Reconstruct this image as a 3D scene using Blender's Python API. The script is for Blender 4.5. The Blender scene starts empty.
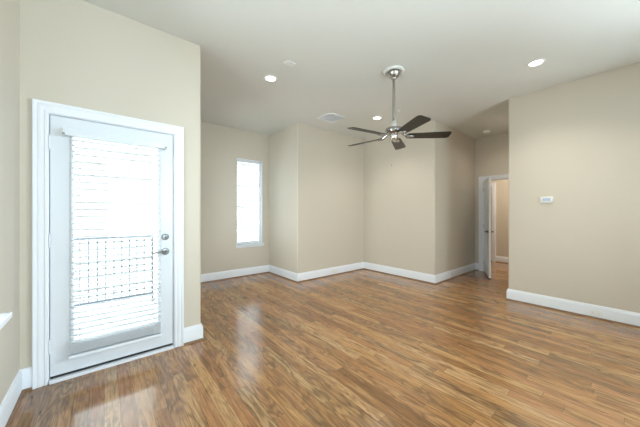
import bpy, bmesh, math, random
from mathutils import Vector, Matrix
random.seed(4)
S = bpy.context.scene
COL = S.collection
PI = math.pi

# ------------------------------------------------------------------ camera
cam_data = bpy.data.cameras.new('camera')
cam_data.sensor_width = 36.0
cam_data.lens = 36.0 * 261.0 / 640.0
cam_data.clip_start = 0.02
cam = bpy.data.objects.new('camera', cam_data)
COL.objects.link(cam)
cam.location = (0, 0, 1.31)
cam.rotation_euler = (PI / 2, 0, -math.atan2(0.637, 0.771))
S.camera = cam

# ------------------------------------------------------------------ view, world, daylight
S.view_settings.view_transform = 'Standard'
S.view_settings.look = 'None'
S.view_settings.gamma = 1.0
S.view_settings.use_curve_mapping = False
S.view_settings.exposure = 0.58

w = bpy.data.worlds.new('overcast_sky')
S.world = w
w.use_nodes = True
bg = w.node_tree.nodes['Background']
bg.inputs[0].default_value = (0.85, 0.94, 1.0, 1)
bg.inputs[1].default_value = 7.5


def area(name, loc, rot, sx, sy, power, color=(0.95, 0.98, 1.0)):
    d = bpy.data.lights.new(name, 'AREA')
    d.shape = 'RECTANGLE'
    d.size, d.size_y, d.energy, d.color = sx, sy, power, color
    o = bpy.data.objects.new(name, d)
    COL.objects.link(o)
    o.location, o.rotation_euler = loc, rot
    return o


# area lamps added just outside the panes to boost the light indoors
area('daylight_lamp', (0.6, -1.80, 1.6), (PI / 2, 0, 0), 1.15, 1.8, 24, (0.68, 0.84, 1.0))
area('daylight_lamp', (3.3, -1.80, 1.6), (PI / 2, 0, 0), 1.15, 1.8, 1, (0.84, 0.94, 1.0))
area('daylight_lamp', (4.94, -0.85, 1.6), (0, PI / 2, 0), 1.8, 1.15, 125, (0.70, 0.85, 1.0))
area('daylight_lamp', (-0.68, 1.85, 1.60), (0, -PI / 2, 0), 1.6, 0.65, 10, (0.95, 0.98, 1.0))

# portals guide the sky's light through each window (they emit nothing themselves)
def portal(loc, rot, sx, sy):
    o = area('sky_portal', loc, rot, sx, sy, 1.0)
    o.data.cycles.is_portal = True


portal((0.6, -1.76, 1.6), (PI / 2, 0, 0), 1.2, 1.9)
portal((3.3, -1.76, 1.6), (PI / 2, 0, 0), 1.2, 1.9)
portal((4.90, -0.85, 1.6), (0, PI / 2, 0), 1.9, 1.2)
portal((-0.64, 1.85, 1.60), (0, -PI / 2, 0), 1.72, 0.7)
portal((0.10, 2.99, 1.08), (-PI / 2, 0, 0), 0.60, 1.72)
portal((0.60, 4.26, 1.555), (0, -PI / 2, 0), 1.75, 0.68)
portal((2.383, 5.37, 1.555), (-PI / 2, 0, 0), 0.58, 1.80)

H = 3.05        # ceiling height


# ------------------------------------------------------------------ materials
def mat(name, col, rough=0.5, metal=0.0, spec=0.5, emit=None, estr=0.0, coat=0.0):
    m = bpy.data.materials.new(name)
    m.use_nodes = True
    b = m.node_tree.nodes['Principled BSDF']
    b.inputs['Base Color'].default_value = (*col, 1)
    b.inputs['Roughness'].default_value = rough
    b.inputs['Metallic'].default_value = metal
    b.inputs['Specular IOR Level'].default_value = spec
    b.inputs['Coat Weight'].default_value = coat
    if emit:
        b.inputs['Emission Color'].default_value = (*emit, 1)
        b.inputs['Emission Strength'].default_value = estr
    return m


class NT:
    def __init__(s, m):
        s.m = m
        s.t = m.node_tree
        s.b = s.t.nodes['Principled BSDF']

    def n(s, typ, **kw):
        o = s.t.nodes.new(typ)
        for k, v in kw.items():
            setattr(o, k, v)
        return o

    def put(s, sock, v):
        if hasattr(v, 'is_output') or isinstance(v, bpy.types.NodeSocket):
            s.t.links.new(v, sock)
        else:
            sock.default_value = v

    def math(s, op, a, b=0.0, clamp=False):
        o = s.n('ShaderNodeMath', operation=op, use_clamp=clamp)
        s.put(o.inputs[0], a)
        s.put(o.inputs[1], b)
        return o.outputs[0]

    def comb(s, x, y, z=0.0):
        o = s.n('ShaderNodeCombineXYZ')
        for i, v in enumerate((x, y, z)):
            s.put(o.inputs[i], v)
        return o.outputs[0]

    def noise(s, vec, scale, detail=3, rough=0.5, dist=0.0):
        o = s.n('ShaderNodeTexNoise')
        if vec is not None:
            s.put(o.inputs['Vector'], vec)
        o.inputs['Scale'].default_value = scale
        o.inputs['Detail'].default_value = detail
        o.inputs['Roughness'].default_value = rough
        o.inputs['Distortion'].default_value = dist
        return o.outputs['Fac']

    def mix(s, fac, a, b, blend='MIX'):
        o = s.n('ShaderNodeMix', data_type='RGBA', blend_type=blend)
        s.put(o.inputs[0], fac)
        s.put(o.inputs[6], a)
        s.put(o.inputs[7], b)
        return o.outputs[2]

    def ramp(s, fac, stops):
        o = s.n('ShaderNodeValToRGB')
        e = o.color_ramp.elements
        while len(e) < len(stops):
            e.new(0.5)
        for el, (p, c) in zip(e, stops):
            el.position = p
            el.color = (*c, 1)
        s.put(o.inputs[0], fac)
        return o.outputs[0]

    def bump(s, h, strength, dist):
        o = s.n('ShaderNodeBump')
        o.inputs['Strength'].default_value = strength
        o.inputs['Distance'].default_value = dist
        s.put(o.inputs['Height'], h)
        s.t.links.new(o.outputs[0], s.b.inputs['Normal'])


def paint(name, col, rough, bump=0.05, scale=220):
    m = mat(name, col, rough, spec=0.35)
    k = NT(m)
    g = k.n('ShaderNodeNewGeometry')
    big = k.noise(g.outputs['Position'], 1.3, 2)
    c2 = tuple(min(1, x * 0.975) for x in col)
    k.put(k.b.inputs['Base Color'], k.mix(big, (*col, 1), (*c2, 1)))
    k.bump(k.noise(g.outputs['Position'], scale, 2), bump, 0.002)
    return m


WALL = paint('beige wall paint', (0.62, 0.560, 0.470), 0.55)
CEIL = paint('off white ceiling paint', (0.735, 0.735, 0.695), 0.85)
TRIM = mat('white semi gloss trim paint', (0.80, 0.82, 0.865), 0.5, spec=0.4)
DOORP = mat('white door paint', (0.73, 0.765, 0.81), 0.30)
NICKEL = mat('brushed nickel', (0.42, 0.40, 0.37), 0.30, 1.0)
HARDW = mat('satin nickel hardware', (0.22, 0.225, 0.23), 0.32, 1.0)
CHROME = mat('polished nickel', (0.40, 0.39, 0.38), 0.16, 1.0)
WHITEP = mat('white plastic', (0.80, 0.80, 0.78), 0.35)
BLACK = mat('black rubber', (0.012, 0.012, 0.012), 0.6)
DARKM = mat('dark gap metal', (0.05, 0.05, 0.055), 0.5)
IRON = mat('dark bronze railing paint', (0.07, 0.08, 0.10), 0.5)
BRIGHT = mat('bright nickel', (0.78, 0.78, 0.77), 0.25, 1.0)
LENS = mat('lamp lens', (0.9, 0.9, 0.88), 0.4, emit=(1.0, 0.97, 0.90), estr=7.0)
LCD = mat('thermostat screen', (0.30, 0.42, 0.60), 0.2)
GREYP = mat('grey plastic', (0.30, 0.30, 0.30), 0.45)
CONC = paint('pale balcony concrete', (0.42, 0.42, 0.41), 0.8, 0.2, 60)
VENTM = mat('white vent enamel', (0.86, 0.89, 0.93), 0.35)

# dark espresso fan blades with a faint grain
BLADE = mat('espresso stained blade', (0.03, 0.024, 0.017), 0.38)
k = NT(BLADE)
tc = k.n('ShaderNodeTexCoord')
mp = k.n('ShaderNodeMapping')
mp.inputs['Scale'].default_value = (4, 60, 10)
k.t.links.new(tc.outputs['Object'], mp.inputs[0])
k.put(k.b.inputs['Base Color'], k.ramp(k.noise(mp.outputs[0], 1.0, 4), [(0.3, (0.014, 0.012, 0.008)), (0.7, (0.034, 0.028, 0.019))]))

# white blind slats: let daylight glow through
SLAT = bpy.data.materials.new('white blind slat')
SLAT.use_nodes = True
k = NT(SLAT)
k.b.inputs['Base Color'].default_value = (0.88, 0.89, 0.90, 1)
k.b.inputs['Roughness'].default_value = 0.45
tr = k.n('ShaderNodeBsdfTranslucent')
tr.inputs[0].default_value = (0.88, 0.90, 0.92, 1)
mx = k.n('ShaderNodeMixShader')
mx.inputs[0].default_value = 0.35
out = k.t.nodes['Material Output']
k.t.links.new(k.b.outputs[0], mx.inputs[1])
k.t.links.new(tr.outputs[0], mx.inputs[2])
k.t.links.new(mx.outputs[0], out.inputs[0])
SLATD = mat('painted wood slat', (0.70, 0.72, 0.75), 0.5)

# clear window glass: mostly transmits, faint reflection
GLASS = bpy.data.materials.new('clear window glass')
GLASS.use_nodes = True
t = GLASS.node_tree
t.nodes.clear()
out = t.nodes.new('ShaderNodeOutputMaterial')
mx = t.nodes.new('ShaderNodeMixShader')
ta = t.nodes.new('ShaderNodeBsdfTransparent')
gl = t.nodes.new('ShaderNodeBsdfGlossy')
ta.inputs[0].default_value = (0.95, 0.98, 0.97, 1)
gl.inputs['Roughness'].default_value = 0.02
fr = t.nodes.new('ShaderNodeFresnel')
fr.inputs[0].default_value = 1.45
t.links.new(fr.outputs[0], mx.inputs[0])
t.links.new(ta.outputs[0], mx.inputs[1])
t.links.new(gl.outputs[0], mx.inputs[2])
t.links.new(mx.outputs[0], out.inputs[0])

# lap siding of the house next door
SIDING = mat('cream lap siding', (0.50, 0.50, 0.49), 0.7)

# oak strip floor, boards along Y
OAK = mat('oak strip flooring', (0.4, 0.22, 0.1), 0.25, spec=1.0)
k = NT(OAK)
geo = k.n('ShaderNodeNewGeometry')
sep = k.n('ShaderNodeSeparateXYZ')
k.t.links.new(geo.outputs['Position'], sep.inputs[0])
px, py = sep.outputs[0], sep.outputs[1]
u = k.math('DIVIDE', px, 0.083)
row = k.math('FLOOR', u)
wn = k.n('ShaderNodeTexWhiteNoise', noise_dimensions='1D')
k.put(wn.inputs['W'], row)
v = k.math('ADD', k.math('DIVIDE', py, 0.95), k.math('MULTIPLY', wn.outputs['Value'], 13.7))
brd = k.math('FLOOR', v)
wn2 = k.n('ShaderNodeTexWhiteNoise', noise_dimensions='2D')
k.put(wn2.inputs['Vector'], k.comb(row, brd))
rid = wn2.outputs['Value']
sc = k.n('ShaderNodeSeparateColor')
k.t.links.new(wn2.outputs['Color'], sc.inputs[0])
rid2, rid3 = sc.outputs[1], sc.outputs[2]
off = k.math('MULTIPLY', rid, 57.0)
fine = k.noise(k.comb(k.math('MULTIPLY', px, 95.0), k.math('MULTIPLY', py, 4.5), off), 1.0, 5, 0.65)
med = k.noise(k.comb(k.math('MULTIPLY', px, 34.0), k.math('MULTIPLY', py, 3.2), off), 1.0, 4, 0.62, 0.8)
knot = k.noise(k.comb(k.math('MULTIPLY', px, 26.0), k.math('MULTIPLY', py, 5.5), k.math('ADD', off, 9.0)), 1.0, 3, 0.6, 1.2)
cath = k.noise(k.comb(k.math('MULTIPLY', px, 7.5), k.math('MULTIPLY', py, 1.5), off), 1.0, 2.5, 0.5, 0.35)
rings = k.math('ADD', k.math('MULTIPLY', k.math('SINE', k.math('MULTIPLY', cath, 62.0)), 0.5), 0.5)
base = k.ramp(rid, [(0.0, (0.235, 0.105, 0.036)), (0.2, (0.365, 0.172, 0.060)), (0.5, (0.475, 0.240, 0.090)), (0.8, (0.55, 0.300, 0.120)), (1.0, (0.60, 0.355, 0.165))])
c = k.mix(k.math('MULTIPLY', k.math('POWER', rid2, 2.0), 0.75), base, (0.44, 0.195, 0.085, 1))
c = k.mix(k.math('MULTIPLY', k.math('POWER', rid3, 3.0), 0.5), c, (0.30, 0.205, 0.100, 1))
ringf = k.math('MULTIPLY', k.math('POWER', rings, 2.0), k.math('ADD', 0.12, k.math('MULTIPLY', rid3, 0.62)))
c = k.mix(ringf, c, (0.125, 0.060, 0.024, 1))
gf = k.math('MULTIPLY', k.math('SUBTRACT', fine, 0.45, True), 3.2, True)
c = k.mix(gf, c, (0.14, 0.068, 0.028, 1))
mf = k.math('MULTIPLY', k.math('SUBTRACT', med, 0.52, True), 5.0, True)
c = k.mix(k.math('MULTIPLY', mf, 0.75), c, (0.095, 0.046, 0.020, 1))
hf = k.math('MULTIPLY', k.math('SUBTRACT', 0.44, med, True), 4.0, True)
c = k.mix(k.math('MULTIPLY', hf, 0.55), c, (0.62, 0.40, 0.20, 1))
kf = k.math('MULTIPLY', k.math('SUBTRACT', knot, 0.63, True), 10.0, True)
c = k.mix(k.math('MULTIPLY', kf, 0.7), c, (0.055, 0.027, 0.012, 1))
fx = k.math('FRACT', u)
fy = k.math('FRACT', v)
ex = k.math('MAXIMUM', k.math('LESS_THAN', fx, 0.018), k.math('GREATER_THAN', fx, 0.982))
ey = k.math('LESS_THAN', fy, 0.003)
seam = k.math('MAXIMUM', ex, ey)
c = k.mix(k.math('MULTIPLY', seam, 0.6), c, (0.06, 0.03, 0.014, 1))
k.put(k.b.inputs['Base Color'], c)
rr = k.noise(k.comb(k.math('MULTIPLY', px, 30.0), k.math('MULTIPLY', py, 3.0), off), 1.0, 3)
k.put(k.b.inputs['Roughness'], k.math('ADD', 0.09, k.math('MULTIPLY', rr, 0.11)))
cup = k.math('MULTIPLY', k.math('SUBTRACT', rid2, 0.5), k.math('SUBTRACT', fx, 0.5))
hgt = k.math('ADD', k.math('SUBTRACT', k.math('MULTIPLY', fine, 0.12), seam), k.math('MULTIPLY', cup, 0.8))
k.bump(hgt, 0.12, 0.002)
SHOE = mat('stained oak shoe moulding', (0.21, 0.115, 0.058), 0.35)


# ------------------------------------------------------------------ mesh helpers
def link(name, bm, m, parent=None, smooth=False):
    me = bpy.data.meshes.new(name)
    bmesh.ops.recalc_face_normals(bm, faces=bm.faces)
    bm.to_mesh(me)
    bm.free()
    me.materials.append(m)
    if smooth:
        for p in me.polygons:
            p.use_smooth = True
        try:
            me.set_sharp_from_angle(angle=math.radians(38))
        except Exception:
            pass
    o = bpy.data.objects.new(name, me)
    COL.objects.link(o)
    if parent:
        o.parent = parent
    return o


def box(bm, x0, x1, y0, y1, z0, z1, bevel=0.0, seg=2, mtx=None):
    b = bmesh.new()
    bmesh.ops.create_cube(b, size=1)
    for vt in b.verts:
        vt.co = Vector(((x0 + x1) / 2 + vt.co.x * (x1 - x0), (y0 + y1) / 2 + vt.co.y * (y1 - y0), (z0 + z1) / 2 + vt.co.z * (z1 - z0)))
    if bevel:
        bmesh.ops.bevel(b, geom=b.edges[:], offset=bevel, segments=seg, affect='EDGES', profile=0.5)
    merge(bm, b, mtx)


def merge(bm, b, mtx=None):
    vm = {}
    for vt in b.verts:
        vm[vt] = bm.verts.new(mtx @ vt.co if mtx else vt.co)
    for f in b.faces:
        try:
            bm.faces.new([vm[q] for q in f.verts])
        except ValueError:
            pass
    b.free()


def BX(*a, **kw):
    bm = bmesh.new()
    box(bm, *a, **kw)
    return bm


def prism(bm, poly, z0, z1):
    lo = [bm.verts.new((x, y, z0)) for x, y in poly]
    hi = [bm.verts.new((x, y, z1)) for x, y in poly]
    n = len(poly)
    bm.faces.new(lo[::-1])
    bm.faces.new(hi)
    for i in range(n):
        bm.faces.new([lo[i], lo[(i + 1) % n], hi[(i + 1) % n], hi[i]])


def rounded(poly, idx, r=0.022, seg=6):
    """round the polygon's corners listed in idx (drywall bullnose)"""
    res = []
    n = len(poly)
    for i, p in enumerate(poly):
        if i not in idx:
            res.append(p)
            continue
        p, a, b = Vector(p), Vector(poly[i - 1]), Vector(poly[(i + 1) % n])
        da, db = (a - p).normalized(), (b - p).normalized()
        c = p + (da + db) * r
        s, e = p + da * r, p + db * r
        a0 = math.atan2(*(s - c).yx)
        a1 = math.atan2(*(e - c).yx)
        d = (a1 - a0 + PI) % (2 * PI) - PI
        for q in range(seg + 1):
            ang = a0 + d * q / seg
            res.append((c.x + r * math.cos(ang), c.y + r * math.sin(ang)))
    return res


def lathe(bm, prof, seg=32, center=(0, 0, 0), axis='Z', mtx=None):
    """profile of (r, h); closed where r is 0"""
    b = bmesh.new()
    rings = []
    for r, hh in prof:
        if r < 1e-6:
            rings.append([b.verts.new((0, 0, hh))])
        else:
            rings.append([b.verts.new((r * math.cos(2 * PI * i / seg), r * math.sin(2 * PI * i / seg), hh)) for i in range(seg)])
    for A, B in zip(rings, rings[1:]):
        for i in range(seg):
            j = (i + 1) % seg
            if len(A) == 1 and len(B) > 1:
                b.faces.new([A[0], B[i], B[j]])
            elif len(B) == 1 and len(A) > 1:
                b.faces.new([A[i], A[j], B[0]])
            elif len(A) > 1:
                b.faces.new([A[i], A[j], B[j], B[i]])
    R = {'Z': Matrix.Identity(4), 'Y': Matrix.Rotation(-PI / 2, 4, 'X'), 'X': Matrix.Rotation(PI / 2, 4, 'Y')}[axis]
    M = Matrix.Translation(center) @ R
    if mtx:
        M = mtx @ M
    merge(bm, b, M)


def tube(bm, pts, r, seg=8):
    pts = [Vector(p) for p in pts]
    rings = []
    for i, p in enumerate(pts):
        d = (pts[min(i + 1, len(pts) - 1)] - pts[max(i - 1, 0)]).normalized()
        ref = Vector((0, 0, 1)) if abs(d.z) < 0.9 else Vector((1, 0, 0))
        a = d.cross(ref).normalized()
        b2 = d.cross(a)
        rad = r[i] if isinstance(r, (list, tuple)) else r
        rings.append([bm.verts.new(p + (a * math.cos(2 * PI * q / seg) + b2 * math.sin(2 * PI * q / seg)) * rad) for q in range(seg)])
    for A, B in zip(rings, rings[1:]):
        for i in range(seg):
            j = (i + 1) % seg
            bm.faces.new([A[i], A[j], B[j], B[i]])
    bm.faces.new(rings[0])
    bm.faces.new(rings[-1][::-1])


def sweep(bm, path, prof, fn, s=None, e=None):
    """sweep a profile (offset to the path's right, d) along a mitred 2D path; segments s..e only"""
    P = [Vector(p) for p in path]
    n = len(P)
    s = 0 if s is None else s
    e = n - 1 if e is None else e
    cols = []
    for i in range(s, e + 1):
        nr = []
        if i > 0:
            d = (P[i] - P[i - 1]).normalized()
            nr.append(Vector((d.y, -d.x)))
        if i < n - 1:
            d = (P[i + 1] - P[i]).normalized()
            nr.append(Vector((d.y, -d.x)))
        m = nr[0] if len(nr) == 1 else (nr[0] + nr[1]) / (1 + nr[0].dot(nr[1]))
        cols.append([bm.verts.new(fn(P[i].x + m.x * o, P[i].y + m.y * o, d)) for o, d in prof])
    q = len(prof)
    for A, B in zip(cols, cols[1:]):
        for i in range(q):
            j = (i + 1) % q
            bm.faces.new([A[i], A[j], B[j], B[i]])
    bm.faces.new(cols[0])
    bm.faces.new(cols[-1][::-1])


def thing(name, label, cat, loc=(0, 0, 0), rotz=0.0, group=None):
    o = bpy.data.objects.new(name, None)
    o.empty_display_size = 0.1
    COL.objects.link(o)
    o.location = loc
    o.rotation_euler = (0, 0, rotz)
    return tag(o, label, cat, group)


def tag(o, label, cat, group=None):
    o['label'] = label
    o['category'] = cat
    if group:
        o['group'] = group
    return o


def struct(name, bm=None, m=None, label=None, cat=None, smooth=False):
    if bm is None:
        o = bpy.data.objects.new(name, None)
        o.empty_display_size = 0.1
        COL.objects.link(o)
    else:
        o = link(name, bm, m, None, smooth)
    o['kind'] = 'structure'
    if label:
        o['label'] = label
    if cat:
        o['category'] = cat
    return o


def dup(root, loc, label, rotz=None, group=None):
    r = root.copy()
    COL.objects.link(r)
    r.location = loc
    if rotz is not None:
        r.rotation_euler = (0, 0, rotz)
    r['label'] = label
    for ch in list(root.children):
        c = ch.copy()
        COL.objects.link(c)
        c.parent = r
        for g in ch.children:
            d = g.copy()
            COL.objects.link(d)
            d.parent = c
    return r


# ------------------------------------------------------------------ floor and ceiling
XL, YD, YB = -0.48, 2.88, -1.60          # left wall, balcony wall, wall behind the camera
XA, YW = 0.775, 5.22                     # alcove's left side, window wall
XB, YC = 2.84, 4.11                      # closet block
XG, YE, XF, YG = 4.74, 2.38, 6.64, 1.24  # right wall, hall

outline = [(-0.62, -1.74), (8.30, -1.74), (8.30, 5.36), (0.64, 5.36), (0.64, 3.00), (-0.62, 3.00)]
bm = bmesh.new()
prism(bm, outline, -0.12, 0.0)
struct('floor', bm, OAK, 'glossy brown oak strip floor', 'floor')
bm = bmesh.new()
prism(bm, outline, H, H + 0.12)
struct('ceiling', bm, CEIL, 'flat off white ceiling', 'ceiling')

# ------------------------------------------------------------------ walls


def wall_x(bm, y0, y1, x0, x1, holes, z1=H):
    """wall along X with rectangular holes (x0, x1, z0, z1)"""
    cur = x0
    for a, b, c0, c1 in sorted(holes):
        if a > cur:
            box(bm, cur, a, y0, y1, 0, z1)
        if c0 > 0:
            box(bm, a, b, y0, y1, 0, c0)
        box(bm, a, b, y0, y1, c1, z1)
        cur = b
    if x1 > cur:
        box(bm, cur, x1, y0, y1, 0, z1)


def wall_y(bm, x0, x1, y0, y1, holes, z1=H):
    cur = y0
    for a, b, c0, c1 in sorted(holes):
        if a > cur:
            box(bm, x0, x1, cur, a, 0, z1)
        if c0 > 0:
            box(bm, x0, x1, a, b, 0, c0)
        box(bm, x0, x1, a, b, c1, z1)
        cur = b
    if y1 > cur:
        box(bm, x0, x1, cur, y1, 0, z1)


LW = [(1.50, 2.20, 0.755, 2.44)]     # windows in the left wall
bm = bmesh.new()
wall_y(bm, XL - 0.14, XL, YB - 0.14, 3.0, LW)
struct('wall_left', bm, WALL, 'beige wall at the far left', 'wall')

bm = bmesh.new()
wall_x(bm, YD, 3.0, XL, 0.60, [(-0.348, 0.541, 0.0, 2.098)])
AW = (3.90, 4.62, 0.66, 2.45)             # unseen side window of the alcove, over the balcony
prism(bm, rounded([(0.60, YD), (XA, YD), (XA, 3.3), (0.64, 3.3), (0.64, 3.0), (0.60, 3.0)], [1]), 0, H)
wall_y(bm, 0.64, XA, 3.3, YW, [AW])
struct('wall_balcony', bm, WALL, 'beige wall around the white balcony door', 'wall', smooth=True)

WIN = (2.095, 2.672, 0.66, 2.45)
bm = bmesh.new()
wall_x(bm, YW, YW + 0.14, 0.64, XB + 0.02, [WIN])
struct('wall_window', bm, WALL, 'beige alcove wall with the narrow window', 'wall')

bm = bmesh.new()
prism(bm, rounded([(XB, YW), (XB, YC), (XG + 0.02, YC), (XG + 0.02, YW + 0.1), (XB, YW + 0.1)], [1]), 0, H)
struct('wall_closet', bm, WALL, 'beige corner block right of the alcove', 'wall', smooth=True)

bm = bmesh.new()
prism(bm, rounded([(XG, YC), (XG, YE), (XF, YE), (XF, YC)], [1]), 0, H)
struct('wall_hall', bm, WALL, 'beige corner block left of the hallway', 'wall', smooth=True)

HD = (1.385, 2.222, 0.0, 2.072)          # hall door opening
bm = bmesh.new()
wall_y(bm, XF, XF + 0.12, YG - 0.12, 3.7, [HD])
struct('wall_end', bm, WALL, 'beige wall at the end of the hallway', 'wall')

bm = bmesh.new()
RW = (-1.43, -0.27, 0.68, 2.5)  # made-up window, added to brighten the left wall and ceiling
wall_y(bm, XG, XG + 0.12, YB, 0.9, [RW])
prism(bm, rounded([(XG, 0.9), (XG, YG), (XF, YG), (XF, YG - 0.12), (XG + 0.12, YG - 0.12), (XG + 0.12, 0.9)], [1]), 0, H)
bmesh.ops.remove_doubles(bm, verts=bm.verts, dist=1e-5)
struct('wall_right', bm, WALL, 'beige wall at the right with thermostat', 'wall', smooth=True)

BW = [(0.02, 1.18, 0.68, 2.5), (2.72, 3.88, 0.68, 2.5)]
bm = bmesh.new()
wall_x(bm, YB - 0.14, YB, XL, XG + 0.12, BW)
struct('wall_back', bm, WALL, 'beige wall behind the viewer', 'wall')

FX = 8.17
bm = bmesh.new()
wall_y(bm, FX, FX + 0.12, 0.6, 3.7, [(2.505, 3.27, 0.0, 2.05)])
box(bm, XF + 0.12, FX, 3.58, 3.70, 0, H)
box(bm, XF + 0.12, FX, 0.6, 0.72, 0, H)
box(bm, XF, XF + 0.12, 0.6, YG - 0.12, 0, H)
struct('wall_far', bm, WALL, 'beige wall of the room beyond the hall door', 'wall')

# ------------------------------------------------------------------ baseboards with stained shoe moulding
BASE = [(0, 0), (0.016, 0), (0.016, 0.128), (0.013, 0.140), (0.009, 0.150), (0.006, 0.162), (0.0, 0.165)]
SH = [(0.016, 0.0), (0.033, 0.0), (0.032, 0.008), (0.028, 0.014), (0.022, 0.018), (0.016, 0.019)]
xy = lambda a, b, d: (a, b, d)


def base_run(path, names):
    i = 0
    for nm, k0 in names:
        bm = bmesh.new()
        sweep(bm, path, BASE, xy, i, i + k0)
        o = struct('baseboard_' + nm, bm, TRIM, None, 'baseboard', smooth=True)
        bm = bmesh.new()
        sweep(bm, path, SH, xy, i, i + k0)
        s_ = link('shoe_moulding', bm, SHOE, o, smooth=True)
        s_['label'] = 'brown stained shoe moulding along the floor'
        i += k0


base_run([(XL, YB), (XL, YD), (-0.4165, YD)], [('left', 2)])
base_run([(0.6095, YD), (XA, YD), (XA, YW), (XB, YW), (XB, YC), (XG, YC), (XG, YE), (XF, YE), (XF, 2.3005)],
         [('balcony', 1), ('alcove', 1), ('window', 1), ('closet_side', 1), ('closet_front', 1), ('hall_corner', 1), ('hall', 2)])
base_run([(XF, YG), (XG, YG), (XG, YB)], [('hall_right', 1), ('right', 1)])
base_run([(XG, YB), (XL, YB)], [('back', 1)])
base_run([(FX, 2.41), (FX, 0.72)], [('far', 1)])

# ------------------------------------------------------------------ door casings
CAS = [(0, 0), (0, 0.012), (0.006, 0.016), (0.018, 0.016), (0.022, 0.011), (0.030, 0.012), (0.040, 0.017),
       (0.058, 0.019), (0.064, 0.016), (0.072, 0.022), (0.084, 0.024), (0.090, 0.020), (0.090, 0)]


def casing(u0, u1, z1, fn, width=0.083):
    """U shaped casing round an opening; offset runs outwards"""
    s_ = width / 0.09
    bm = bmesh.new()
    prof = [(-o * s_, d) for o, d in CAS]
    sweep(bm, [(u0, 0.0), (u0, z1), (u1, z1), (u1, 0.0)], prof, fn)
    return bm


# balcony door opening
trim = struct('trim_1', casing(-0.333, 0.526, 2.083, lambda a, b, d: (a, YD - d, b)), TRIM, 'white moulded casing around the balcony door', 'door casing', smooth=True)
bm = bmesh.new()
box(bm, -0.348, -0.328, YD, 3.0, 0.0, 2.098)
box(bm, 0.521, 0.541, YD, 3.0, 0.0, 2.098)
box(bm, -0.328, 0.521, YD, 3.0, 2.078, 2.098)
box(bm, -0.328, -0.316, YD + 0.05, 3.0, 0.0, 2.078)     # stops
box(bm, 0.509, 0.521, YD + 0.05, 3.0, 0.0, 2.078)
box(bm, -0.316, 0.509, YD + 0.05, 3.0, 2.066, 2.078)
link('door_jamb', bm, TRIM, trim)
bm = bmesh.new()
box(bm, -0.328, 0.521, YD - 0.028, 3.0, 0.0, 0.026, 0.004)
th = link('threshold', bm, TRIM, trim)

trim2 = struct('trim_2', casing(-(2.217), -(1.390), 2.067, lambda a, b, d: (XF - d, -a, b)), TRIM, 'white casing around the open hall door', 'door casing', smooth=True)
bm = bmesh.new()
box(bm, XF, XF + 0.12, 2.204, 2.222, 0, 2.072)
box(bm, XF, XF + 0.12, 1.385, 1.403, 0, 2.072)
box(bm, XF, XF + 0.12, 1.403, 2.204, 2.054, 2.072)
link('door_jamb', bm, TRIM, trim2)

trim3 = struct('trim_3', casing(-3.275, -2.500, 2.055, lambda a, b, d: (FX - d, -a, b), 0.088), TRIM, 'white casing of the closed door in the far room', 'door casing', smooth=True)

# ------------------------------------------------------------------ balcony door (full lite)
dr = struct('door_1', None, None, 'white full glass balcony door with lever handle', 'door')
D0, D1, DZ0, DZ1 = -0.323, 0.516, 0.046, 2.073
G0, G1, GZ0, GZ1 = -0.190, 0.392, 0.235, 1.925
bm = bmesh.new()
y0, y1 = YD + 0.003, YD + 0.047
box(bm, D0, G0, y0, y1, DZ0, DZ1)
box(bm, G1, D1, y0, y1, DZ0, DZ1)
box(bm, G0, G1, y0, y1, DZ0, GZ0)
box(bm, G0, G1, y0, y1, GZ1, DZ1)
link('door_leaf', bm, DOORP, dr)
bm = bmesh.new()
sweep(bm, [(G0, GZ0), (G0, GZ1), (G1, GZ1), (G1, GZ0), (G0, GZ0)],
      [(0, 0), (0, 0.010), (-0.012, 0.012), (-0.022, 0.006), (-0.025, 0)], lambda a, b, d: (a, y0 - d, b))
link('glazing_bead', bm, DOORP, dr, smooth=True)
link('pane', BX(G0, G1, YD + 0.022, YD + 0.028, GZ0, GZ1), GLASS, dr)
swp = link('door_bottom_strip', BX(D0, D1, y0 + 0.002, y1 - 0.004, 0.027, 0.046), BLACK, dr)
swp['label'] = 'black sweep under the door'
for z in (0.28, 1.10, 1.86):
    bm = bmesh.new()
    lathe(bm, [(0, -0.055), (0.004, -0.055), (0.007, -0.048), (0.007, 0.048), (0.004, 0.055), (0, 0.055)], 12, (-0.3255, YD - 0.006, z))
    link('hinge', bm, TRIM, dr, smooth=True)


def lever_set(parent, x, y, z, sgn, dirx):
    """rosette and lever on the face whose outward normal is sgn*Y"""
    bm = bmesh.new()
    prof = [(0, 0), (0.033, 0), (0.033, 0.006), (0.028, 0.012), (0.013, 0.014), (0.0115, 0.05), (0, 0.05)]
    R = Matrix.Translation((x, y, z)) @ Matrix.Rotation(PI / 2 if sgn < 0 else -PI / 2, 4, 'X')
    lathe(bm, prof, 24, mtx=R)
    pts = [(x, y + sgn * 0.048, z)]
    for q in range(1, 8):
        f = q / 7
        pts.append((x + dirx * 0.115 * f, y + sgn * (0.048 + 0.006 * math.sin(f * PI)), z + 0.004 * math.sin(f * PI) - 0.004 * f))
    tube(bm, pts, [0.012, 0.0105, 0.0095, 0.009, 0.0085, 0.008, 0.0075, 0.006], 10)
    return link('lever_handle', bm, HARDW, parent, smooth=True)


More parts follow.
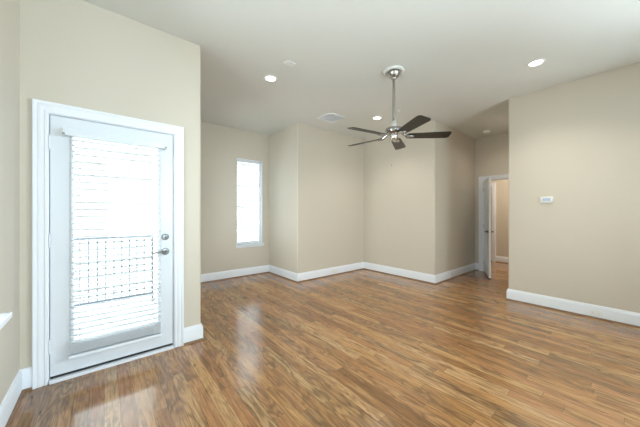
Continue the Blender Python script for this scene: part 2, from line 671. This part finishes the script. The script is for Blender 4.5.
lever_set(dr, 0.452, y0, 0.945, -1, -1)
bm = bmesh.new()
lathe(bm, [(0, 0), (0.031, 0), (0.031, 0.008), (0.025, 0.016), (0.010, 0.017), (0, 0.017)], 24,
      mtx=Matrix.Translation((0.452, y0, 1.085)) @ Matrix.Rotation(PI / 2, 4, 'X'))
box(bm, 0.447, 0.457, y0 - 0.034, y0 - 0.015, 1.067, 1.103, 0.003)
link('deadbolt', bm, HARDW, dr, smooth=True)
bm = bmesh.new()
box(bm, 0.5135, 0.5205, y0 - 0.002, y0 + 0.03, 0.915, 0.975)
link('latch_plate', bm, NICKEL, dr)


# ------------------------------------------------------------------ blinds
def blind(name, label, x0, x1, yc, ztop, zbot, pitch, depth, tilt, nstack, cordx, cordz, loc_y_face, brackets=True, inset=0.0, gap=0.028, sm=None):
    sm = sm or SLAT
    root = thing(name, label, 'blind', ((x0 + x1) / 2, yc, zbot))
    ox, oy, oz = root.location
    L = lambda o: o

    def put(nm, bm, m, smooth=False):
        bmesh.ops.translate(bm, verts=bm.verts, vec=(-ox, -oy, -oz))
        return link(nm, bm, m, root, smooth)
    bm = BX(x0 - 0.004, x1 + 0.004, yc - depth * 0.55, yc + depth * 0.5, ztop - 0.055, ztop, 0.004)
    put('headrail', bm, DOORP)
    # slats, slightly crowned
    bm = bmesh.new()
    z = ztop - 0.055 - pitch * 0.6
    zend = zbot + gap + nstack * 0.0105 + 0.004
    t_ = 0.0034

    def slat(z, tl):
        n = 4
        lo, hi = [], []
        for i in range(n + 1):
            f = i / n - 0.5
            cr = 0.0022 * (1 - (2 * f) ** 2)
            yy, zz = f * depth, cr
            y2 = yc + yy * math.cos(tl) - zz * math.sin(tl)
            z2 = z + yy * math.sin(tl) + zz * math.cos(tl)
            lo.append((y2, z2))
            hi.append((y2, z2 + t_))
        ring = lo + hi[::-1]
        A = [bm.verts.new((x0 + inset, a, b)) for a, b in ring]
        B = [bm.verts.new((x1 - inset, a, b)) for a, b in ring]
        for i in range(len(ring)):
            j = (i + 1) % len(ring)
            bm.faces.new([A[i], A[j], B[j], B[i]])
        bm.faces.new(A)
        bm.faces.new(B[::-1])
    while z > zend:
        slat(z, tilt)
        z -= pitch
    for q in range(nstack):
        slat(zbot + gap + q * 0.0105, 0.0)
    put('slats', bm, sm)
    bm = BX(x0 - 0.003 + inset * 0.6, x1 + 0.003 - inset * 0.9, yc - depth * 0.62, yc + depth * 0.3, zbot, zbot + 0.030, 0.009, seg=3)
    put('bottom_rail', bm, DOORP)
    # ladder cords
    for fx_ in (0.12, 0.88):
        xx = x0 + (x1 - x0) * fx_
        bm = bmesh.new()
        for yy in (yc - depth * 0.49, yc + depth * 0.49):
            box(bm, xx - 0.0012, xx + 0.0012, yy - 0.0008, yy + 0.0008, zbot + 0.02, ztop - 0.05)
        put('ladder_cord', bm, sm)
    # lift cord with tassel
    bm = bmesh.new()
    yy = yc - depth * 0.62
    box(bm, cordx - 0.001, cordx + 0.001, yy - 0.001, yy + 0.001, cordz, ztop - 0.03)
    lc = put('lift_cord', bm, DOORP)
    bm = bmesh.new()
    lathe(bm, [(0, 0.0), (0.007, 0.002), (0.0075, 0.02), (0.004, 0.042), (0, 0.045)], 12, (cordx, yy, cordz - 0.04))
    ts = put('tassel', bm, GREYP if not brackets else WHITEP, True)
    ts.parent = lc
    if brackets:
        for xx, s_ in ((x0 - 0.004, -1), (x1 + 0.004, 1)):
            bm = BX(xx - 0.008 if s_ < 0 else xx, xx if s_ < 0 else xx + 0.008, yc - depth * 0.55, loc_y_face - 0.0005, ztop - 0.06, ztop + 0.004, 0.002)
            br = put('mounting_bracket', bm, WHITEP)
            bm = bmesh.new()
            lathe(bm, [(0, -0.004), (0.009, -0.004), (0.009, 0.004), (0, 0.004)], 12, (xx + s_ * 0.004, yc - depth * 0.55 - 0.003, ztop - 0.045), 'Y')
            sc_ = put('bracket_screw', bm, GREYP, True)
            sc_.parent = br
    return root


blind('venetian_blind', 'white slatted blind hanging over the glass of the balcony door', -0.236, 0.438, YD - 0.029, 1.975, 0.160, 0.0445, 0.050, 0.03, 7, -0.195, 0.965, YD + 0.003, inset=0.030, gap=0.048, sm=SLATD)

# ------------------------------------------------------------------ alcove window
wi = struct('window_1', None, None, 'narrow white window in the alcove with blind', 'window')
a0, a1, b0, b1 = WIN
bm = bmesh.new()
yo0, yo1 = YW + 0.075, YW + 0.125
for bx in ((a0, a0 + 0.035, b0, b1), (a1 - 0.035, a1, b0, b1), (a0 + 0.035, a1 - 0.035, b0, b0 + 0.04), (a0 + 0.035, a1 - 0.035, b1 - 0.04, b1)):
    box(bm, bx[0], bx[1], yo0, yo1, bx[2], bx[3])
link('window_frame', bm, TRIM, wi)
bm = bmesh.new()   # painted reveal lining
box(bm, a0, a0 + 0.012, YW - 0.002, yo0, b0, b1)
box(bm, a1 - 0.012, a1, YW - 0.002, yo0, b0, b1)
box(bm, a0 + 0.012, a1 - 0.012, YW - 0.002, yo0, b1 - 0.012, b1)
link('window_reveal', bm, TRIM, wi)
link('pane', BX(a0 + 0.035, a1 - 0.035, YW + 0.097, YW + 0.102, b0 + 0.04, b1 - 0.04), GLASS, wi)
bm = bmesh.new()
box(bm, a0 - 0.028, a1 + 0.028, YW - 0.032, YW, b0 - 0.030, b0 + 0.002, 0.005)
box(bm, a0 + 0.013, a1 - 0.013, YW, yo0, b0 - 0.004, b0 + 0.004)
box(bm, a0 - 0.016, a1 + 0.016, YW - 0.014, YW, b0 - 0.062, b0 - 0.030, 0.004)
link('window_sill', bm, TRIM, wi)
blind('venetian_blind', 'white slatted blind inside the narrow alcove window', a0 + 0.016, a1 - 0.055, YW + 0.034, b1 - 0.013, b0 + 0.012, 0.0445, 0.050, -0.04, 2, 2.145, 1.49, yo0, brackets=False)


# ------------------------------------------------------------------ windows put in out of view to light the room; only the left sill shows
def plain_window(n, a0, a1, b0, b1, fn, label, nose=0.045):
    """fn maps (u, depth from room face outwards, z)"""
    wi = struct('window_%d' % n, None, None, label, 'window')

    def fbox(bm, u0, u1, d0, d1, z0, z1, bv=0.0):
        p, q = fn(u0, d0, z0), fn(u1, d1, z1)
        lo = [min(p[i], q[i]) for i in range(3)]
        hi = [max(p[i], q[i]) for i in range(3)]
        box(bm, lo[0], hi[0], lo[1], hi[1], lo[2], hi[2], bv)
    bm = bmesh.new()
    um = (a0 + a1) / 2
    fbox(bm, a0, a0 + 0.04, 0.08, 0.13, b0, b1)
    fbox(bm, a1 - 0.04, a1, 0.08, 0.13, b0, b1)
    fbox(bm, a0 + 0.04, a1 - 0.04, 0.08, 0.13, b0, b0 + 0.04)
    fbox(bm, a0 + 0.04, a1 - 0.04, 0.08, 0.13, b1 - 0.04, b1)
    fbox(bm, a0 + 0.04, a1 - 0.04, 0.085, 0.125, (b0 + b1) / 2 - 0.018, (b0 + b1) / 2 + 0.018)
    link('window_frame', bm, TRIM, wi)
    bm = bmesh.new()
    fbox(bm, a0 + 0.04, a1 - 0.04, 0.103, 0.107, b0 + 0.04, b1 - 0.04)
    link('pane', bm, GLASS, wi)
    bm = bmesh.new()
    fbox(bm, a0 - 0.035, a1 + 0.035, -nose, 0.0, b0 - 0.028, b0 + 0.004, 0.006)
    fbox(bm, a0, a1, 0.0, 0.08, b0 - 0.004, b0 + 0.004)
    fbox(bm, a0 - 0.015, a1 + 0.015, -0.016, 0.0, b0 - 0.085, b0 - 0.028, 0.005)
    link('window_sill', bm, TRIM, wi)


plain_window(2, *LW[0], lambda u, d, z: (XL - d, u, z), 'white sill of the window at the left edge', 0.082)
plain_window(6, *AW, lambda u, d, z: (XA - d, u, z), 'unseen side window of the alcove facing the balcony')
plain_window(3, *BW[0], lambda u, d, z: (u, YB - d, z), 'unseen window behind the viewer on the left')
plain_window(5, *RW, lambda u, d, z: (XG + d, u, z), 'unseen window added in the right wall beside the viewer')
plain_window(4, *BW[1], lambda u, d, z: (u, YB - d, z), 'unseen window behind the viewer on the right')

# ------------------------------------------------------------------ hall door, standing open
ang = math.atan2(1.864 - 2.204, 5.903 - 6.64)
hd = struct('door_2', None, None, 'white hall door standing open toward the room', 'door')
hd.location = (XF - 0.012, 2.200, 0)
hd.rotation_euler = (0, 0, ang)
LWD = 0.795
bm = bmesh.new()
box(bm, 0, LWD, 0.008, 0.030, 0.022, 2.045)
# stiles and rails stand proud of the panels on both faces
for (p0, p1, q0, q1) in ((0, 0.11, 0.022, 2.045), (LWD - 0.11, LWD, 0.022, 2.045), (0.11, LWD - 0.11, 0.022, 0.24), (0.11, LWD - 0.11, 0.86, 1.03), (0.11, LWD - 0.11, 1.925, 2.045), (0.345, 0.45, 0.24, 0.86), (0.345, 0.45, 1.03, 1.925)):
    box(bm, p0, p1, 0.0, 0.008, q0, q1)
    box(bm, p0, p1, 0.030, 0.038, q0, q1)
link('door_leaf', bm, mat('lightened white door paint', (0.87, 0.88, 0.88), 0.35), hd)  # paint lightened to make up for the little light reaching this leaf
link('door_bottom_strip', BX(0.005, LWD, 0.004, 0.034, 0.004, 0.0218), BLACK, hd)['label'] = 'black strip under the open door'  # black strip closing the gap under the open leaf
lever_set(hd, LWD - 0.065, 0.038, 0.945, 1, -1)
lever_set(hd, LWD - 0.065, 0.0, 0.945, -1, -1)
for z in (0.22, 1.03, 1.85):
    bm = bmesh.new()
    lathe(bm, [(0, -0.045), (0.006, -0.045), (0.006, 0.045), (0, 0.045)], 10, (-0.006, -0.002, z))
    link('hinge', bm, NICKEL, hd, smooth=True)

# closed door in the room beyond
fd = struct('door_3', None, None, 'closed white door in the room beyond the hall', 'door')
bm = bmesh.new()
box(bm, FX + 0.018, FX + 0.050, 2.508, 3.267, 0.02, 2.045)
for (p0, p1, q0, q1) in ((2.508, 2.62, 0.02, 2.045), (3.155, 3.267, 0.02, 2.045), (2.62, 3.155, 0.02, 0.24), (2.62, 3.155, 0.86, 1.03), (2.62, 3.155, 1.925, 2.045)):
    box(bm, FX + 0.010, FX + 0.018, p0, p1, q0, q1)
link('door_leaf', bm, DOORP, fd)
bm = bmesh.new()
lathe(bm, [(0, 0), (0.03, 0), (0.03, 0.006), (0.012, 0.012), (0.011, 0.03), (0.024, 0.038), (0.028, 0.052), (0.022, 0.064), (0, 0.068)], 20,
      mtx=Matrix.Translation((FX + 0.010, 2.565, 0.94)) @ Matrix.Rotation(-PI / 2, 4, 'Y'))
link('door_knob', bm, mat('aged bronze', (0.16, 0.14, 0.12), 0.4, 1.0), fd, smooth=True)
link('door_bottom_strip', BX(FX + 0.002, FX + 0.05, 2.508, 3.267, 0.001, 0.0198), BLACK, fd)
bm = bmesh.new()
box(bm, FX - 0.055, FX - 0.010, 2.52, 2.60, 0.0, 0.035, 0.004)
box(bm, FX - 0.075, FX - 0.052, 2.53, 2.59, 0.0, 0.018, 0.003)
tag(link('door_stop', bm, BLACK), 'small black wedge at the foot of the closed far door', 'door stop')

# ------------------------------------------------------------------ balcony and the house next door
bm = bmesh.new()
box(bm, -2.2, 0.638, 3.002, 4.86, -0.16, -0.03)
struct('balcony_floor', bm, CONC, 'pale balcony floor outside the glass door', 'balcony')

bm = bmesh.new()
box(bm, -2.2, 0.638, 3.002, 4.10, 2.72, 2.86)  # out of view, added to keep sky light off the blind and door
struct('added_balcony_overhang', bm, TRIM, 'unseen overhang added to shade the balcony door', 'overhang')

rl = thing('balcony_railing', 'dark metal balcony railing seen through the glass door', 'railing', (0, 4.70, -0.03))
link('top_rail', BX(-2.0, 0.575, -0.022, 0.022, 0.985, 1.015, 0.004), IRON, rl)
link('bottom_rail', BX(-2.0, 0.575, -0.014, 0.014, 0.120, 0.146, 0.003), IRON, rl)
link('post', BX(0.550, 0.575, -0.0125, 0.0125, 0.0, 1.04, 0.003), IRON, rl)
link('post', BX(-2.03, -1.995, -0.0175, 0.0175, 0.0, 1.04, 0.003), IRON, rl)
x = 0.460
while x > -1.99:
    link('baluster', BX(x - 0.008, x + 0.008, -0.008, 0.008, 0.146, 0.985), IRON, rl)
    x -= 0.089

# houses across the gap: a near one with white lap siding, a farther one behind the railing


def house(label, x0, x1, y, eave, pitch, m):
    nb = thing('neighbouring_house', label, 'house', (x0, y, -3.0))
    W, hgt = x1 - x0, eave + 3.0
    bm = bmesh.new()
    z = 0.0
    while z < hgt - pitch * 0.5:
        # every board leans out at its foot and hangs clear of the board below
        box(bm, 0.1, W - 0.1, -0.12, 0.0, z + pitch * 0.27, z + pitch)
        z += pitch
    box(bm, 0.1, W - 0.1, 0.0, 3.0, 0, hgt)
    link('lap_siding', bm, m, nb)
    for a_ in (0.0, W - 0.1):
        link('corner_board', BX(a_, a_ + 0.1, -0.135, 3.0, 0, hgt), TRIM, nb)
    bm = bmesh.new()
    vs = [bm.verts.new(p) for p in ((-0.3, -0.3, hgt), (W + 0.3, -0.3, hgt), (W + 0.3, 3.4, hgt), (-0.3, 3.4, hgt), (-0.3, 1.5, hgt + 1.1), (W + 0.3, 1.5, hgt + 1.1))]
    for f in ((0, 1, 2, 3), (0, 1, 5, 4), (3, 2, 5, 4), (0, 3, 4), (1, 2, 5)):
        bm.faces.new([vs[i] for i in f])
    link('roof', bm, SHINGLE, nb)


SHINGLE = mat('grey shingles', (0.22, 0.21, 0.20), 0.9)
house('white house with lap siding outside the narrow alcove window', 2.7, 8.8, 9.0, 3.35, 0.25, SIDING)
house('pale house far behind the balcony railing', -5.0, 2.0, 10.5, 4.2, 0.2, mat('tan siding', (0.40, 0.395, 0.385), 0.8))

# ------------------------------------------------------------------ ceiling fan
FC = (2.722, 1.881)
fan = thing('ceiling_fan', 'five blade ceiling fan with dark blades and nickel downrod', 'ceiling fan', (FC[0], FC[1], H))
bm = bmesh.new()
lathe(bm, [(0, 0), (0.120, 0), (0.125, -0.008), (0.121, -0.020), (0.104, -0.026), (0.090, -0.018), (0.080, -0.014), (0, -0.014)], 48)
link('ceiling_medallion', bm, WHITEP, fan, smooth=True)
bm = bmesh.new()
lathe(bm, [(0, -0.0145), (0.074, -0.0145), (0.077, -0.022), (0.073, -0.040), (0.058, -0.068), (0.040, -0.086), (0.030, -0.096), (0.028, -0.104), (0.014, -0.108), (0, -0.108)], 40)
link('canopy', bm, NICKEL, fan, smooth=True)
bm = bmesh.new()
lathe(bm, [(0, -0.107), (0.0165, -0.107), (0.0165, -0.63), (0, -0.63)], 20)
link('downrod', bm, NICKEL, fan, smooth=True)
bm = bmesh.new()
lathe(bm, [(0, -0.612), (0.030, -0.612), (0.042, -0.620), (0.046, -0.630), (0.046, -0.690), (0.040, -0.696), (0, -0.696)], 36)
link('motor_collar', bm, BRIGHT, fan, smooth=True)
bm = bmesh.new()
lathe(bm, [(0, -0.694), (0.060, -0.694), (0.092, -0.702), (0.102, -0.716), (0.102, -0.742), (0.094, -0.758), (0.070, -0.768), (0.058, -0.772), (0, -0.772)], 44)
link('motor_housing', bm, CHROME, fan, smooth=True)
bm = bmesh.new()
lathe(bm, [(0, -0.770), (0.040, -0.770), (0.044, -0.780), (0.040, -0.815), (0.030, -0.838), (0.012, -0.848), (0, -0.849)], 32)
link('switch_housing', bm, BRIGHT, fan, smooth=True)
ZB = -0.800
arm_me = blade_me = None
for i in range(5):
    a = math.radians(26 + 72 * i)
    if i == 0:
        bm = bmesh.new()
        # bracket: two curved prongs from the motor ending in a plate under the blade root
        for s_ in (-1, 1):
            tube(bm, [(0.085, s_ * 0.012, -0.752), (0.110, s_ * 0.020, -0.772), (0.140, s_ * 0.030, -0.790), (0.175, s_ * 0.034, ZB - 0.004), (0.215, s_ * 0.030, ZB - 0.006)], 0.0075, 8)
        tube(bm, [(0.085, 0, -0.758), (0.12, 0, -0.782), (0.165, 0, ZB - 0.005)], 0.009, 8)
        box(bm, 0.155, 0.235, -0.042, 0.042, ZB - 0.011, ZB - 0.004, 0.003, mtx=None)
        for q in (-0.022, 0.022):
            lathe(bm, [(0, -0.004), (0.006, -0.003), (0.007, 0.0), (0, 0.0)], 10, (0.215, q, ZB - 0.011))
        arm = link('blade_arm', bm, CHROME, fan, smooth=True)
        bm = bmesh.new()
        r0, r1, n = 0.150, 0.655, 20
        outl = []
        for q in range(n + 1):
            f = q / n
            xx = r0 + (r1 - r0) * f
            hw = 0.058 + 0.016 * min(1, f * 1.25)
            if f > 0.93:
                hw *= math.sqrt(max(0.0, 1 - ((f - 0.93) / 0.07) ** 2)) * 0.28 + 0.72
            if f < 0.05:
                hw *= 0.86 + 0.14 * f / 0.05
            outl.append((xx, hw))
        poly = [(xx, hw) for xx, hw in outl] + [(xx, -hw) for xx, hw in outl[::-1]]
        prism(bm, poly, -0.003, 0.003)
        P = Matrix.Translation((0, 0, ZB)) @ Matrix.Rotation(math.radians(-12), 4, 'X')
        bmesh.ops.transform(bm, matrix=P, verts=bm.verts)
        blade = link('blade', bm, BLADE, fan)
    else:
        arm2 = arm.copy()
        COL.objects.link(arm2)
        blade2 = blade.copy()
        COL.objects.link(blade2)
        arm2.rotation_euler = blade2.rotation_euler = (0, 0, a)
arm.rotation_euler = blade.rotation_euler = (0, 0, math.radians(26))

# ------------------------------------------------------------------ recessed lights
rl0 = thing('recessed_light', 'lit recessed ceiling light above the balcony door side, left of the fan', 'ceiling light', (1.65, 2.995, H), 0, 'recessed ceiling lights')
bm = bmesh.new()
lathe(bm, [(0.060, 0.0), (0.088, 0.0), (0.090, -0.004), (0.086, -0.008), (0.066, -0.009), (0.060, -0.004), (0.060, 0.0)], 40)
link('trim_ring', bm, WHITEP, rl0, smooth=True)
bm = bmesh.new()
lathe(bm, [(0, -0.0035), (0.0595, -0.0035), (0.0595, -0.0005), (0, -0.0005)], 40)
link('lamp_lens', bm, LENS, rl0, smooth=True)
CANS = [(1.65, 2.995), (3.84, 0.735), (3.83, 3.00)]
dup(rl0, (3.84, 0.735, H), 'lit recessed ceiling light at upper right, near the right wall')
dup(rl0, (3.83, 3.00, H), 'lit recessed ceiling light just left of the fan downrod, farthest of the three')
for x_, y_ in CANS:
    d = bpy.data.lights.new('can_lamp', 'SPOT')
    d.energy, d.spot_size, d.spot_blend, d.shadow_soft_size = 36, math.radians(130), 0.8, 0.05
    d.color = (1.0, 0.93, 0.82)
    o = bpy.data.objects.new('can_lamp', d)
    COL.objects.link(o)
    o.location = (x_, y_, H - 0.02)
# unseen downlight added to brighten the hallway walls and door
hl = dup(rl0, (5.92, 1.46, H), 'recessed ceiling light added unseen in the hallway, around the corner of the right wall')
d = bpy.data.lights.new('added_hall_lamp', 'SPOT')
d.energy, d.spot_size, d.spot_blend, d.shadow_soft_size = 16, math.radians(150), 0.8, 0.05
d.color = (1.0, 0.93, 0.82)
o = bpy.data.objects.new('added_hall_lamp', d)
COL.objects.link(o)
o.location = (5.92, 1.46, H - 0.02)
d = bpy.data.lights.new('unseen_far_room_lamp', 'AREA')  # unseen lamp put in to light the room beyond the hall door
d.shape, d.size, d.energy, d.color = 'DISK', 0.3, 27, (1.0, 0.92, 0.80)
o = bpy.data.objects.new('unseen_far_room_lamp', d)
COL.objects.link(o)
o.location = (7.25, 1.25, H - 0.03)

# ------------------------------------------------------------------ ceiling vent, plates, detector
vn = thing('ceiling_vent', 'square white louvred air vent in the ceiling', 'vent', (3.175, 3.525, H))
bm = bmesh.new()
sweep(bm, [(-0.145, -0.145), (-0.145, 0.145), (0.145, 0.145), (0.145, -0.145), (-0.145, -0.145)],
      [(0, 0), (0, 0.008), (-0.012, 0.010), (-0.042, 0.005), (-0.045, 0)], lambda a_, b_, d_: (a_, b_, -d_))
link('vent_frame', bm, VENTM, vn, smooth=True)
link('vent_throat', BX(-0.145, 0.145, -0.145, 0.145, -0.0015, 0.0), VENTM, vn)
bm = bmesh.new()
for q in range(12):
    yy = -0.132 + q * 0.024
    box(bm, -0.144, 0.144, -0.011, 0.011, -0.001, 0.001, mtx=Matrix.Translation((0, yy, -0.0075)) @ Matrix.Rotation(math.radians(14), 4, 'X'))
link('louvres', bm, VENTM, vn)

pl = thing('ceiling_plate', 'small white rectangular plate on the ceiling above the lit downlight', 'cover plate', (1.652, 2.548, H))
link('cover', BX(-0.058, 0.058, -0.036, 0.036, -0.012, 0.0, 0.004), WHITEP, pl)
for q in (-0.042, 0.042):
    bm = bmesh.new()
    lathe(bm, [(0, -0.014), (0.0035, -0.0135), (0.004, -0.0121), (0, -0.0121)], 10, (q, 0, 0))
    link('screw', bm, WHITEP, pl)

sp = thing('sprinkler_cover', 'tiny white round ceiling cover just right of the fan downrod', 'sprinkler cover', (3.83, 2.555, H))
bm = bmesh.new()
lathe(bm, [(0, 0), (0.032, 0), (0.036, -0.003), (0.036, -0.009), (0.030, -0.012), (0, -0.013)], 28)
link('cover', bm, WHITEP, sp, smooth=True)
bm = bmesh.new()
lathe(bm, [(0, -0.012), (0.008, -0.0125), (0.006, -0.02), (0, -0.021)], 14)
link('centre_button', bm, WHITEP, sp, smooth=True)

sm = thing('smoke_detector', 'round white smoke detector on the hallway ceiling', 'smoke detector', (6.22, 2.00, H))
bm = bmesh.new()
lathe(bm, [(0, 0), (0.072, 0), (0.074, -0.006), (0.070, -0.012), (0, -0.012)], 36)
link('base', bm, WHITEP, sm, smooth=True)
bm = bmesh.new()
lathe(bm, [(0, -0.011), (0.064, -0.011), (0.064, -0.030), (0.055, -0.042), (0.030, -0.046), (0, -0.047)], 36)
link('cover', bm, WHITEP, sm, smooth=True)
bm = bmesh.new()
lathe(bm, [(0, -0.046), (0.008, -0.0465), (0.007, -0.050), (0, -0.0505)], 14, (0.02, -0.02, 0.001))
link('test_button', bm, GREYP, sm, smooth=True)

# ------------------------------------------------------------------ thermostat
th = thing('thermostat', 'white thermostat with small screen on the right wall', 'thermostat', (XG, 0.791, 1.50))
link('housing', BX(-0.026, 0.0, -0.070, 0.070, -0.043, 0.043, 0.007, seg=3), WHITEP, th, smooth=True)
bz = link('bezel', BX(-0.0275, -0.0255, -0.042, 0.036, -0.016, 0.022, 0.0006), GREYP, th)
link('screen', BX(-0.029, -0.0276, -0.036, 0.030, -0.011, 0.017), LCD, bz)
bm = bmesh.new()
for q in (0.012, -0.012):
    box(bm, -0.0285, -0.0255, -0.060, -0.048, q - 0.006, q + 0.006, 0.001)
link('buttons', bm, WHITEP, th)

# ------------------------------------------------------------------ outlets set in the baseboards


def outlet(label, loc, rotz):
    """faces local -Y"""
    o = thing('wall_outlet', label, 'outlet', loc, rotz)
    link('cover_plate', BX(-0.058, 0.058, -0.005, 0.0, -0.036, 0.036, 0.0018), WHITEP, o)
    for s_ in (-1, 1):
        bm = bmesh.new()
        lathe(bm, [(0, 0.0), (0.0165, 0.0), (0.0165, 0.0022), (0, 0.0022)], 20,
              mtx=Matrix.Translation((s_ * 0.0205, -0.0048, 0)) @ Matrix.Rotation(PI / 2, 4, 'X'))
        r = link('socket', bm, WHITEP, o, smooth=True)
        bm = bmesh.new()
        for q in (-0.0062, 0.0062):
            box(bm, s_ * 0.0205 - 0.0045, s_ * 0.0205 + 0.0045, -0.0075, -0.0069, q - 0.001, q + 0.001)
        lathe(bm, [(0, 0.0), (0.0024, 0.0), (0.0024, 0.0006), (0, 0.0006)], 8,
              mtx=Matrix.Translation((s_ * 0.0295, -0.0069, 0)) @ Matrix.Rotation(PI / 2, 4, 'X'))
        link('slots', bm, GREYP, r)
    return o


outlet('white outlet in the baseboard of the right wall with the thermostat', (XG - 0.016, 0.316, 0.072), -PI / 2)
outlet('white outlet in the baseboard of the beige wall right of the alcove', (3.768, YC - 0.016, 0.085), 0)
outlet('white outlet in the baseboard of the hallway wall', (5.44, YE - 0.016, 0.085), 0)

# wall hook left on the wall behind the fan
hk = thing('picture_hook', 'small dark picture hook on the beige wall behind the fan', 'hook', (XG, 3.334, 2.345))
link('hook_plate', BX(-0.003, 0.0, -0.006, 0.006, -0.026, 0.026, 0.001), GREYP, hk)
bm = bmesh.new()
tube(bm, [(-0.002, 0, -0.018), (-0.010, 0, -0.024), (-0.014, 0, -0.018), (-0.014, 0, -0.008)], 0.002, 6)
link('hook', bm, GREYP, hk, smooth=True)
bm = bmesh.new()
tube(bm, [(0.0, 0, 0.012), (-0.012, 0, 0.020)], 0.0018, 6)
link('nail', bm, GREYP, hk, smooth=True)
